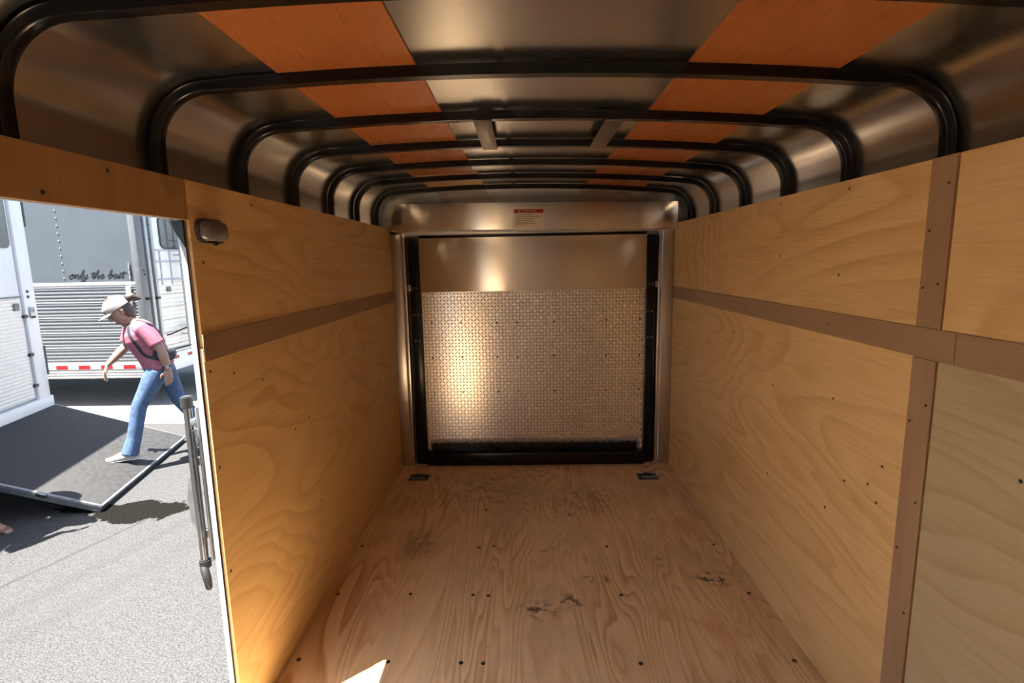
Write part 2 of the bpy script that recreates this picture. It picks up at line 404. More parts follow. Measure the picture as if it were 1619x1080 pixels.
# --- closed front wall behind the camera: unseen, kept close and white to bounce light
wf = struct(box('wall_front', (-.04, YF - .03, -.10), (W + .04, YF, 1.78), 'white_interior'), 'front end of the trailer behind the camera')

# --- back wall: header, jambs, ramp door
wb = struct(box('wall_back', (-.04, YE + .012, 1.50), (W + .04, YE + .06, 1.77), 'skin_metal'), 'upper rear end of the trailer above the ramp door')
bm = bmesh.new()
add_box(bm, (.027, 3.20, 1.50), (1.748, YE + .01, 1.664), .004)
for v in bm.verts: v.co.z += .0195 - .0190 * (v.co.x / W)
hd = from_bm('header_beam', bm, 'plate_metal', wb, True, 40)
bm = bmesh.new(); add_box(bm, (.027, 3.196, 1.498), (1.748, 3.202, 1.504))
for v in bm.verts: v.co.z += .0195 - .0190 * (v.co.x / W)
from_bm('header_lip', bm, 'bright_metal', wb)
for nm, x0, x1, xb0, xb1 in (('left', -.034, .062, .066, .088), ('right', 1.684, W + .034, 1.655, 1.677)):
    j = struct(box('trim_1' if nm == 'left' else 'trim_2', (x0, YE - .045, 0), (x1, YE + .03, 1.505), 'jamb_metal', None, .003), 'aluminium door jamb at the %s of the ramp door' % nm)
    box('channel', (xb0, YE - .055, 0), (xb1, YE + .03, 1.503), 'bright_metal', j, .003)
    xm = (x1 + xb0) / 2 if nm == 'left' else (x0 + xb1) / 2
    for z in (.3, .75, 1.0, 1.28): cyl('rivet', ((xb0 + xb1) / 2, YE - .0555, z), (0, 1, 0), .004, .003, 'jamb_metal', j, 8)
# ramp door
ramp = tag(empty('ramp_door', (.87, YE, 0)), 'closed rear ramp door of bare aluminium plates in a black frame', 'door')
def rb(name, lo, hi, mat, bev=.0015): return box(name, tuple(a - b for a, b in zip(lo, (.87, YE, 0))), tuple(a - b for a, b in zip(hi, (.87, YE, 0))), mat, ramp, bev)
rb('outer_skin', (.066, YE + .022, 0), (1.677, YE + .03, 1.50), 'white_paint', 0)
rb('frame_stile', (.094, YE - .018, .0), (.166, YE + .022, 1.488), 'black_paint', .003)
rb('frame_stile', (1.592, YE - .018, .0), (1.650, YE + .022, 1.476), 'black_paint', .003)
rb('frame_rail', (.166, YE - .060, .002), (1.592, YE + .022, .088), 'black_paint', .006)
rb('frame_rail', (.166, YE - .002, 1.482), (1.592, YE + .022, 1.497), 'black_paint', .002)
up = rb('upper_plate', (.163, YE - .008, 1.143), (1.597, YE + .004, 1.480), 'plate_metal', .002)
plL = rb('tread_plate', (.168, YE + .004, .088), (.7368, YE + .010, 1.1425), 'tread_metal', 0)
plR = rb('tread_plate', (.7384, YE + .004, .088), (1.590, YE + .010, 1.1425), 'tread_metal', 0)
def lugs(x0, x1, z0, z1, parent):
    bm = bmesh.new(); p = .0212; nx = int((x1 - x0) / p); nz = int((z1 - z0) / p)
    for i in range(nx):
        for j in range(nz):
            cx = x0 + (i + .5) * (x1 - x0) / nx; cz = z0 + (j + .5) * (z1 - z0) / nz
            a = math.pi / 4 if (i + j) % 2 else -math.pi / 4
            ux, uz = math.cos(a), math.sin(a); L, w, h = .0115, .0042, .0022
            base = [bm.verts.new((cx + ux * s * L - .87, .004, cz + uz * s * L)) for s in (-1, 1)]
            side = [bm.verts.new((cx - uz * s * w - .87, .004, cz + ux * s * w)) for s in (-1, 1)]
            t0 = bm.verts.new((cx - ux * L * .5 - .87, .004 - h, cz - uz * L * .5)); t1 = bm.verts.new((cx + ux * L * .5 - .87, .004 - h, cz + uz * L * .5))
            for f in ((base[0], side[0], t0), (base[0], t0, side[1]), (base[1], t1, side[0]), (base[1], side[1], t1), (side[0], t1, t0), (side[1], t0, t1)): bm.faces.new(f)
    o = from_bm('tread_pattern', bm, 'lug_metal', parent, True, 25); o['kind'] = 'stuff'; o['label'] = 'raised diamond tread bars'
    return o
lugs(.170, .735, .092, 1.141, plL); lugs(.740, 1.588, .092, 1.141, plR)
rv = None
for x in (.225, .414, .645, .775, 1.012, 1.345, 1.56):
    for z in (.489, .717, .945):
        if rv is None: rv = cyl('rivet', (0, 0, 0), (0, 1, 0), .0058, .006, 'dark_grey', ramp, 8, .001); o = rv
        else: o = rv.copy(); COL.objects.link(o)
        o.location = (x - .87, .0025, z + random.uniform(-.004, .004))
rv2 = None
for x in [.2 + .128 * i for i in range(12)]:
    for z in (1.155, 1.468):
        if rv2 is None: rv2 = cyl('rivet', (0, 0, 0), (0, 1, 0), .003, .004, 'jamb_metal', ramp, 8); o = rv2
        else: o = rv2.copy(); COL.objects.link(o)
        o.location = (x - .87, -.0085, z)
for x0, dirn in ((.132, 1), (1.618, -1)):
    for z in (1.0, .835, 1.17):
        bt = cyl('hinge_bolt', (x0 - .87 + dirn * -.010, -.021, z), (0, 1, 0), .008, .010, 'chrome', ramp, 8, .001)
        cyl('bolt_nut', (x0 - .87 + dirn * .014, -.021, z), (0, 1, 0), .006, .009, 'chrome', ramp, 6)
        if z == 1.17: box('latch_tab', (x0 - .87 - .034 * dirn - .008, -.034, z - .018), (x0 - .87 - .034 * dirn + .010, -.018, z + .022), 'grey_metal', ramp, .003)
# sticker on the header
stk = tag(empty('warning_sticker', (.858, 3.1995, 1.530)), 'small white sticker with a red danger heading on the metal header', 'sticker')
prism('sticker_sheet', rrect(-.094, .094, 0, .110, .003, 2), .0006, 'sticker_white', stk, 'xz', -.0008)
prism('heading_band', [(-.088, .082), (.088, .082), (.088, .104), (-.088, .104)], .0005, 'sticker_red', stk, 'xz', -.0013)
prism('warning_triangle', [(-.066, .085), (-.046, .085), (-.056, .101)], .0004, 'reflector_white', stk, 'xz', -.0017)
cu = bpy.data.curves.new('danger', 'FONT'); cu.body = 'DANGER'; cu.size = .0205; cu.extrude = .0002; cu.align_x = 'LEFT'; cu.space_character = 1.08
tmp = bpy.data.objects.new('tmp', cu); COL.objects.link(tmp); bpy.context.view_layer.update()
me = bpy.data.meshes.new_from_object(tmp.evaluated_get(bpy.context.evaluated_depsgraph_get())); bpy.data.objects.remove(tmp)
me.materials.clear()
dg = link('danger_lettering', me, 'reflector_white', stk); dg.rotation_euler = (math.pi / 2, 0, 0); dg.location = (-.040, -.0016, .0857)
for i in range(6):
    w = random.uniform(.10, .155)
    prism('print_line', [(-.078, .070 - .0105 * i), (-.078 + w, .070 - .0105 * i), (-.078 + w, .0735 - .0105 * i), (-.078, .0735 - .0105 * i)], .0003, 'sticker_ink', stk, 'xz', -.0011)
# floor tie-down plates
for nm, x, y, lab in (('l', .150, 3.075, 'galvanised recessed tie-down plate with ring in the left rear floor corner'), ('r', 1.565, 3.06, 'galvanised recessed tie-down plate with ring in the right rear floor corner')):
    t = tag(empty('tie_down_plate', (x, y, 0)), lab, 'tie-down', 'floor tie-down plates')
    prism('base_plate', rrect(-.060, .060, -.045, .045, .006, 3), .004, 'galvanised', t, 'xy', 0)
    prism('recess_shade', rrect(-.048, .048, -.022, .030, .008, 3), .001, 'black_matte', t, 'xy', .0041)  # flat black sheet painted in as the shade of the hollow
    pts = [(-.034, -.020, .010), (-.034, .008, .012), (-.022, .024, .013), (0, .030, .013), (.022, .024, .013), (.034, .008, .012), (.034, -.020, .010)]
    tube('ring', pts, .0045, 'galvanised', t, 8)
    box('ring_clip', (-.042, -.026, .003), (.042, -.014, .016), 'galvanised', t, .003)
    for sx in (-.052, .052):
        for sy in (-.036, .036): cyl('screw', (sx, sy, .005), (0, 0, 1), .005, .003, 'screw_dark', t, 8)
# dome lamp on the left wall
lp = tag(empty('dome_lamp', (0, 1.368, 1.420)), 'unlit oval dome lamp screwed to the left plywood wall beside the doorway', 'lamp')
prism('lamp_base', [(a, b) for a, b in rrect(-.060, .060, -.031, .031, .022, 5)], .010, 'lamp_base', lp, 'yz', .0005, .002)
bm = bmesh.new(); rings = []
for s, x in ((1, .010), (.97, .018), (.86, .026), (.6, .031), (.25, .033)):
    rings.append([bm.verts.new((x, a * s, b * s)) for a, b in rrect(-.054, .054, -.026, .026, .020, 5)])
for A, B in zip(rings, rings[1:]):
    n = len(A)
    for k in range(n): bm.faces.new((A[k], A[(k + 1) % n], B[(k + 1) % n], B[k]))
bm.faces.new(rings[-1]); bm.faces.new(rings[0][::-1]); from_bm('lens', bm, 'lamp_lens', lp, True, 60)
box('switch', (.010, -.004, -.036), (.018, .010, -.026), 'black_matte', lp, .002)

# ================================================================== SIDE DOORWAY
dj = struct(boxes('door_1', [((-.024, DOOR1 - .002, 0), (-.0095, DOOR1 + .020, DOORZ)), ((-.024, DOOR0, 0), (-.0095, DOOR0 + .004, DOORZ)), ((-.024, DOOR0, DOORZ - .0005), (-.0095, DOOR1, DOORZ + .020)), ((-.05, DOOR0, -.03), (.0, DOOR1, -.0005))], 'white_paint'), 'white frame of the open side doorway')
prism('corner_gusset', [(-.046, DOORZ - .001), (-.0095, DOORZ - .001), (-.0095, DOORZ - .066)], .004, 'black_matte', dj, 'xz', DOOR1 - .0065)
box('black_seal', (-.0098, DOOR1 - .0035, 0), (-.0086, DOOR1 + .001, DOORZ), 'black_matte', dj)
# bar lock standing on the outside of the jamb
bl = tag(empty('bar_lock', (-.082, 1.325, .50)), 'vertical steel bar lock with black ends outside the doorway jamb', 'lock')
cyl('bar', (0, 0, .235), (0, 0, 1), .0105, .47, 'chrome', bl, 16)
cyl('end_cap', (0, 0, .475), (0, 0, 1), .0150, .032, 'dark_grey', bl, 16, .003)
cyl('end_cap', (0, 0, .012), (0, 0, 1), .0150, .026, 'black_matte', bl, 16, .003)
box('mount_plate', (.022, -.006, .02), (.027, .050, .46), 'galvanised', bl, .002)
for z in (.41, .30, .09): box('bracket', (.006, -.008, z), (.024, .010, z + .022), 'galvanised', bl, .003)
tube('pull_handle', [(-.006, 0, .012), (.004, -.012, -.004), (.012, -.018, -.022), (.016, -.020, -.048)], [.010, .011, .011, .009], 'black_matte', bl, 10, True)
prism('cam_lever', [(-.012, .09), (-.030, .13), (-.034, .20), (-.026, .255), (-.010, .27), (-.004, .09)], .006, 'galvanised', bl, 'xz', .006, .0015)
tube('side_rod', [(.016, -.012, .07), (.016, -.012, .40)], .004, 'dark_grey', bl, 8)

# ================================================================== YARD
gr = struct(box('ground', (-40, -30, GZ - .05), (30, 45, GZ), 'ground'), 'bright speckled concrete yard')

t = NT('apron'); co = t.coord(); fn = t.noise(co, 60, 3, .6); bg = t.noise(co, 1.2, 3, .6)
t.base(t.mix(t.ramp(bg, .3, .7), t.mix(t.ramp(fn, .3, .7), (.11, .108, .102), (.15, .148, .142)), (.16, .158, .15))); t.set(roughness=.9); t.b.inputs['Specular IOR Level'].default_value = .2; MAT['apron'] = t.m
ap = struct(box('concrete_apron', (-40, 5.86, GZ), (30, 45, GZ + .006), 'apron'), 'pale concrete apron under the grey trailer')

def ribbed(name, length, h, ribs, depth, mat, parent, x0, z0, y=0, axis='x', face=-1):
    """plank with rounded ribs: length along axis, ribs facing face*y (or face*x when axis is y)"""
    prof = [(0, 0)]
    for r in range(ribs):
        a, b = r * h / ribs, (r + 1) * h / ribs
        for f, d in ((.06, .10), (.2, .75), (.5, 1.0), (.8, .75), (.94, .10)): prof.append((d * depth, a + (b - a) * f))
    prof.append((0, h)); bm = bmesh.new()
    rows = []
    for s in (0, length):
        rows.append([bm.verts.new((x0 + s, y + face * d, z0 + z) if axis == 'x' else (y + face * d, x0 + s, z0 + z)) for d, z in prof])
    n = len(prof)
    for k in range(n - 1): bm.faces.new((rows[0][k], rows[0][k + 1], rows[1][k + 1], rows[1][k]))
    bm.faces.new(rows[0]); bm.faces.new(rows[1][::-1]); bm.faces.new((rows[0][0], rows[1][0], rows[1][-1], rows[0][-1]))
    return from_bm(name, bm, mat, parent, True, 50)

# --- white horse trailer with its lowered ramp (local x runs along its side, local y goes into it)
HA = math.atan2(.97141456, -.23738943)
ht = tag(empty('horse_trailer', (-3.939, 4.976, GZ), HA), 'white horse trailer with cream ribbed door and black ramp lowered to the ground', 'trailer')
box('body', (-3.4, .012, .36), (-.012, 2.05, 2.78), 'trailer_white', ht, .02)
box('corner_post', (-.195, -.030, .52), (-.030, .012, 2.74), 'trailer_white', ht, .006)
box('sill', (-3.3, -.040, .40), (-.005, .012, .595), 'trailer_white', ht, .008)
hdoor = box('door', (-1.75, -.012, .615), (-.215, .010, 2.62), 'trailer_white', ht, .004)
n_pl = 7; ph = (1.575 - .625) / n_pl
for i in range(n_pl):
    ribbed('slat', 1.46, ph - .006, 4, .011, 'trailer_cream', hdoor, -1.71, .625 + i * ph, -.012)
box('trim_rail', (-1.73, -.026, 1.578), (-.218, -.011, 1.592), 'slat_grey', hdoor, .002)
prism('window_frame', rrect(-1.60, -.245, 2.03, 2.55, .06, 4), .012, 'slat_grey', hdoor, 'xz', -.022)
prism('window_pane', rrect(-1.57, -.275, 2.06, 2.52, .05, 4), .004, 'window_glass', hdoor, 'xz', -.025)
for z in (1.385, 1.02, .72):
    box('hinge', (-.232, -.034, z), (-.176, -.010, z + .028), 'dark_grey', ht, .004)
box('latch', (-.155, -.044, 1.38), (-.090, -.029, 1.48), 'chrome', ht, .005)
box('latch_pin', (-.150, -.052, 1.375), (-.098, -.043, 1.395), 'dark_grey', ht, .003)
box('door_handle', (-.34, -.034, 1.46), (-.27, -.018, 1.53), 'slat_grey', ht, .006)
for z in (1.63, 1.58): cyl('bolt', (-.135, -.032, z), (0, 1, 0), .014, .010, 'dark_grey', ht, 10)
for z0, z1 in ((2.24, 2.50), (.80, 1.09)): box('rubber_bumper', (-.028, -.030, z0), (.004, -.008, z1), 'dark_grey', ht, .004)
# ramp: local from hinge (y=-.03, z=.5) down to the ground at y=-1.171, z=.05
rp = bpy.data.objects.new('loading_ramp', None); COL.objects.link(rp); rp.parent = ht; rp['label'] = 'black rubber covered loading ramp with a metal edge'
slope = math.atan2(.46, 1.171)
rp.location = (0, 0, .510 - .012); rp.rotation_euler = (slope, 0, 0)
RL = 1.171 / math.cos(slope); RWID = 1.647
def rbx(n, lo, hi, m, b=.002): return box(n, lo, hi, m, rp, b)
rbx('ramp_deck', (-RWID, -RL, -.045), (0, -.02, 0), 'galvanised', .004)
rbx('rubber_mat', (-RWID + .024, -RL + .020, 0), (-.020, -.03, .010), 'rubber_mat', .003)
rbx('edge_rail', (-.016, -RL, -.02), (.003, -.02, .013), 'galvanised')
rbx('edge_rail', (-RWID - .003, -RL, -.02), (-RWID + .020, -.02, .013), 'galvanised')
rbx('end_rail', (-RWID, -RL - .004, -.02), (0, -RL + .016, .013), 'galvanised')
rbx('latch', (-RWID - .022, -RL + .36, -.012), (-RWID + .008, -RL + .43, .020), 'chrome', .004)

# --- second trailer behind, bare aluminium (local origin on the ground under its near corner)
st = tag(empty('stock_trailer', (-4.05, 6.60, GZ)), 'long grey aluminium trailer with cursive only the best lettering and red reflectors', 'trailer')
box('body', (-6.5, .02, .45), (-.02, 2.38, 3.2), 'trailer_grey', st, .01)
box('upper_panel', (-6.4, -.004, 1.66), (-.012, .02, 3.1), 'trailer_grey', st)
box('top_rail', (-6.4, -.014, 1.605), (-.012, .02, 1.660), 'slat_line', st, .006)
ribh = .197
for i in range(5):
    ribbed('slat', 6.38, ribh - .016, 4, .006, 'slat_grey', st, -6.4, .622 + i * ribh, -.004)
    box('slat_bead', (-6.4, -.0125, .622 + (i + 1) * ribh - .016), (-.012, -.002, .622 + (i + 1) * ribh), 'slat_line', st, .005)
tr = box('tape_rail', (-6.4, -.012, .505), (-.012, .02, .620), 'slat_line', st, .004)
for i in range(14):
    x = -.22 - i * .30
    prism('red_reflector', [(x - .155, .530), (x, .530), (x, .580), (x - .155, .580)], .003, 'reflector_red', tr, 'xz', -.0155)
    prism('white_reflector', [(x - .298, .530), (x - .157, .530), (x - .157, .580), (x - .298, .580)], .003, 'reflector_white', tr, 'xz', -.0155)
ribbed('bottom_rail', 6.38, .105, 3, .014, 'slat_line', st, -6.4, .402, .0)
box('bounce_plate', (-6.4, .03, .43), (-.03, 2.36, .449), 'reflector_white', st)  # pale plate added to bounce light onto the shaded ground below
for fx in (-5.2, -1.0): box('cross_member', (fx, .15, .36), (fx + .08, 2.2, .45), 'slat_grey', st)
for x in (-.02,): box('corner_post', (-.085, -.018, .42), (.004, .115, 3.15), 'slat_grey', st, .012)
rvt = None
for i in range(14):
    z = 1.72 + i * .094
    if rvt is None: rvt = cyl('rivet', (0, 0, 0), (0, 1, 0), .009, .008, 'slat_line', st, 10, .002); o = rvt
    else: o = rvt.copy(); COL.objects.link(o)
    o.location = (-1.0, -.007, z)
hg = box('hinge', (-.145, -.016, 1.70), (-.122, -.003, 1.90), 'slat_grey', st, .003)
for z in (1.72, 1.78, 1.84): cyl('hinge_knuckle', (-.134, -.018, z), (0, 0, 1), .008, .045, 'slat_line', st, 8)
box('hinge', (-.20, -.034, 1.35), (-.135, -.018, 1.60), 'slat_line', st, .003)
# its side facing the doorway (local +x face)
box('side_trim', (-.02, .135, .45), (.018, .185, 3.1), 'slat_line', st, .006)
box('side_trim', (-.02, .225, .45), (.026, .27, 3.1), 'slat_line', st, .006)
box('side_panel', (-.02, .27, 1.63), (.006, 2.3, 3.1), 'trailer_white', st)
for i in range(7): ribbed('slat', 2.0, .170, 3, .012, 'trailer_cream', st, .27, .62 + i * .1745 - .19, -.008, 'y', 1)
prism('window_frame', rrect(.40, 1.02, 2.08, 2.52, .08, 5), .012, 'dark_grey', st, 'yz', .004)
prism('window_pane', rrect(.42, .665, 2.10, 2.50, .06, 5), .004, 'window_glass', st, 'yz', .014)
prism('window_pane', rrect(.69, 1.00, 2.10, 2.50, .06, 5), .004, 'window_glass', st, 'yz', .014)
for y in (.36, .56, .80, 1.15): box('door_bar', (.0, y, 1.60), (.016, y + .020, 2.06), 'slat_line', st, .003)
for z in (1.66, 1.90, 2.05): box('door_bar', (.0, .30, z), (.018, 1.4, z + .020), 'slat_line', st, .003)
ld = bpy.data.objects.new('ladder', None); COL.objects.link(ld); ld.parent = st
for y in (.66, 1.02): tube('ladder_rail', [(.10, y, .75), (.10, y, 3.1)], .016, 'slat_line', ld, 10)
for z in (1.0, 1.3, 1.6, 1.9, 2.2, 2.5): tube('ladder_rung', [(.10, .66, z), (.10, 1.02, z)], .012, 'slat_line', ld, 8)
for y in (.66, 1.02):
    for z in (.9, 2.0, 2.9): tube('ladder_stay', [(0, y, z), (.10, y, z)], .010, 'slat_line', ld, 8)
for y, z in ((.03, 1.42), (.20, 1.42)): box('latch', (.0, y, z), (.034, y + .07, z + .03), 'black_matte', st, .004)
for z in (1.80, 1.75): cyl('bolt', (.006, .055, z), (1, 0, 0), .014, .010, 'dark_grey', st, 10)
box('door_lock', (.0, .44, 1.50), (.022, .51, 1.57), 'slat_grey', st, .005)
tube('grab_rail', [(.004, .34, .92), (.05, .36, .93), (.05, .80, 1.0), (.004, .82, 1.0)], .010, 'black_matte', st, 8)
box('lower_trim', (-.01, .30, .70), (.030, 2.3, .715), 'black_matte', st, .003)
tr2 = box('tape_rail', (-.02, .12, .42), (.022, 2.36, .66), 'trailer_white', st, .004)
for i in range(5):
    y = .34 + i * .36
    prism('red_reflector', [(y, .575), (y + .17, .575), (y + .17, .615), (y, .615)], .003, 'reflector_red', tr2, 'yz', .0215)

# --- cursive lettering on the grey trailer
LET = {
 'o': ([[(.85, .82), (.45, 1.0), (.06, .5), (.35, .0), (.8, .32), (.76, .82), (.58, .98), (.85, .78), (1.15, .82)]], 1.02),
 'n': ([[(.0, .70), (.2, .98), (.24, .55), (.18, .0)], [(.18, .1), (.34, .72), (.60, 1.0), (.76, .76), (.72, .14), (.90, .0), (1.15, .4)]], 1.08),
 'l': ([[(.0, .25), (.38, 1.1), (.50, 1.85), (.36, 2.1), (.20, 1.5), (.14, .3), (.32, .0), (.62, .35)]], .58),
 'y': ([[(.0, .6), (.12, .98), (.14, .35), (.36, .04), (.62, .4), (.78, .98)], [(.78, .98), (.70, .1), (.48, -.9), (.12, -1.15), (.02, -.8), (.45, -.25), (1.1, .3)]], .98),
 't': ([[(.0, .3), (.32, 1.1), (.40, 1.6)], [(.40, 1.6), (.26, .5), (.32, .04), (.60, .3)], [(-.35, 1.18), (.2, 1.32), (.9, 1.25)]], .62),
 'h': ([[(.0, .25), (.36, 1.1), (.46, 1.85), (.32, 2.1), (.18, 1.4), (.08, .0)], [(.08, .1), (.26, .7), (.52, .98), (.68, .75), (.62, .14), (.80, .0), (1.05, .38)]], 1.0),
 'e': ([[(.0, .36), (.42, .48), (.62, .78), (.42, 1.0), (.12, .62), (.20, .1), (.50, .0), (.95, .42)]], .85),
 'b': ([[(.0, .3), (.34, 1.1), (.46, 1.85), (.32, 2.1), (.16, 1.3), (.12, .3), (.38, .0), (.74, .36), (.62, .86), (.40, .78), (.70, .66), (1.05, .80)]], .98),
 's': ([[(.0, .25), (.30, .75), (.42, 1.08), (.50, .66), (.58, .30), (.36, .0), (.08, .12)], [(.36, .0), (.85, .35)]], .78)}
def catmull(P, n=7):
    P = [Vector((*p, 0)) for p in P]; Q = [P[0] * 2 - P[1]] + P + [P[-1] * 2 - P[-2]]; out = []
    for i in range(1, len(Q) - 2):
        for k in range(n):
            t = k / n; a, b, c, d = Q[i - 1:i + 3]
            out.append(.5 * ((2 * b) + (c - a) * t + (2 * a - 5 * b + 4 * c - d) * t * t + (3 * b - a - 3 * c + d) * t ** 3))
    out.append(P[-1]); return out
def script_text(txt, x0, z0, sx, sz, parent):
    pen = 0; nib = Vector((math.cos(math.radians(48)), math.sin(math.radians(48)), 0))
    for ch in txt:
        if ch == ' ': pen += .75; continue
        strokes, adv = LET[ch]; bm = bmesh.new()
        for stx in strokes:
            pts = []
            for p in catmull(stx): pts.append(Vector((x0 + (pen + p.x + .32 * p.y) * sx, z0 + p.y * sz, 0)))
            prev = None
            for i, p in enumerate(pts):
                tdir = (pts[min(i + 1, len(pts) - 1)] - pts[max(0, i - 1)]).normalized(); nrm = Vector((-tdir.y, tdir.x, 0))
                wd = .0032 + .0062 * abs(nrm.dot(nib))
                a, b = p + nrm * wd, p - nrm * wd
                cur = [bm.verts.new((q.x, y, q.y)) for q in (a, b) for y in (-.0075, -.004)]
                if prev:
                    bm.faces.new((prev[0], cur[0], cur[2], prev[2])); bm.faces.new((prev[0], prev[1], cur[1], cur[0])); bm.faces.new((prev[2], cur[2], cur[3], prev[3]))
                prev = cur
        from_bm('letter', bm, 'lettering', parent); pen += adv
script_text('only the best', -.945, 1.715, .0665, .048, st)

# ================================================================== PEOPLE
def bake(name, bm, voxel, mat, parent, smooth_it=3, cut=None):
    bmesh.ops.recalc_face_normals(bm, faces=bm.faces[:])
    me = bpy.data.meshes.new('tmp'); bm.to_mesh(me); bm.free()
    o = bpy.data.objects.new('tmp', me); COL.objects.link(o)
    m = o.modifiers.new('r', 'REMESH'); m.mode = 'VOXEL'; m.voxel_size = voxel
    s = o.modifiers.new('s', 'SMOOTH'); s.factor = .5; s.iterations = smooth_it
    bpy.context.view_layer.update()
    me2 = bpy.data.meshes.new_from_object(o.evaluated_get(bpy.context.evaluated_depsgraph_get()))
    bpy.data.objects.remove(o); me2.name = name
    for p in me2.polygons: p.use_smooth = True
    me2.materials.clear(); return link(name, me2, mat, parent)
def hand(bm, wrist, direc, palm_n, thumb_side, curl=.5, size=1.0):
    """palm and five fingers; direc: wrist to knuckles, palm_n: out of the palm, thumb_side: towards the thumb"""
    d = Vector(direc).normalized(); th = Vector(thumb_side); th = (th - d * th.dot(d)).normalized(); pn = Vector(palm_n); pn = (pn - d * pn.dot(d) - th * pn.dot(th)).normalized()
    w = Vector(wrist); k = size
    add_tube(bm, [w - d * .02 * k, w + d * .02 * k, w + d * .055 * k, w + d * .082 * k], [(.022 * k, .019 * k), (.032 * k, .016 * k), (.038 * k, .015 * k), (.036 * k, .012 * k)], 12, True, th)
    for i, (off, L) in enumerate(((.027, .070), (.009, .078), (-.009, .073), (-.026, .058))):
        p = w + d * .080 * k + th * off * k; pts = [p]; cur = d.copy(); a = curl * (.45 + .1 * i)
        for f in (.44, .31, .25):
            cur = (cur * math.cos(a) + pn * math.sin(a)).normalized() if True else cur
            q = pts[-1] + cur * L * f * k; pts.append(q)
        add_tube(bm, pts, [.0095 * k, .0088 * k, .008 * k, .0068 * k], 8, True, th)
    p = w + d * .025 * k + th * .026 * k
    add_tube(bm, [p, p + (th * .7 + d * .6 + pn * .25).normalized() * .036 * k, p + (th * .7 + d * .6 + pn * .25).normalized() * .036 * k + (d * .9 + th * .15 + pn * .3).normalized() * .030 * k], [.012 * k, .0105 * k, .008 * k], 8, True, pn)

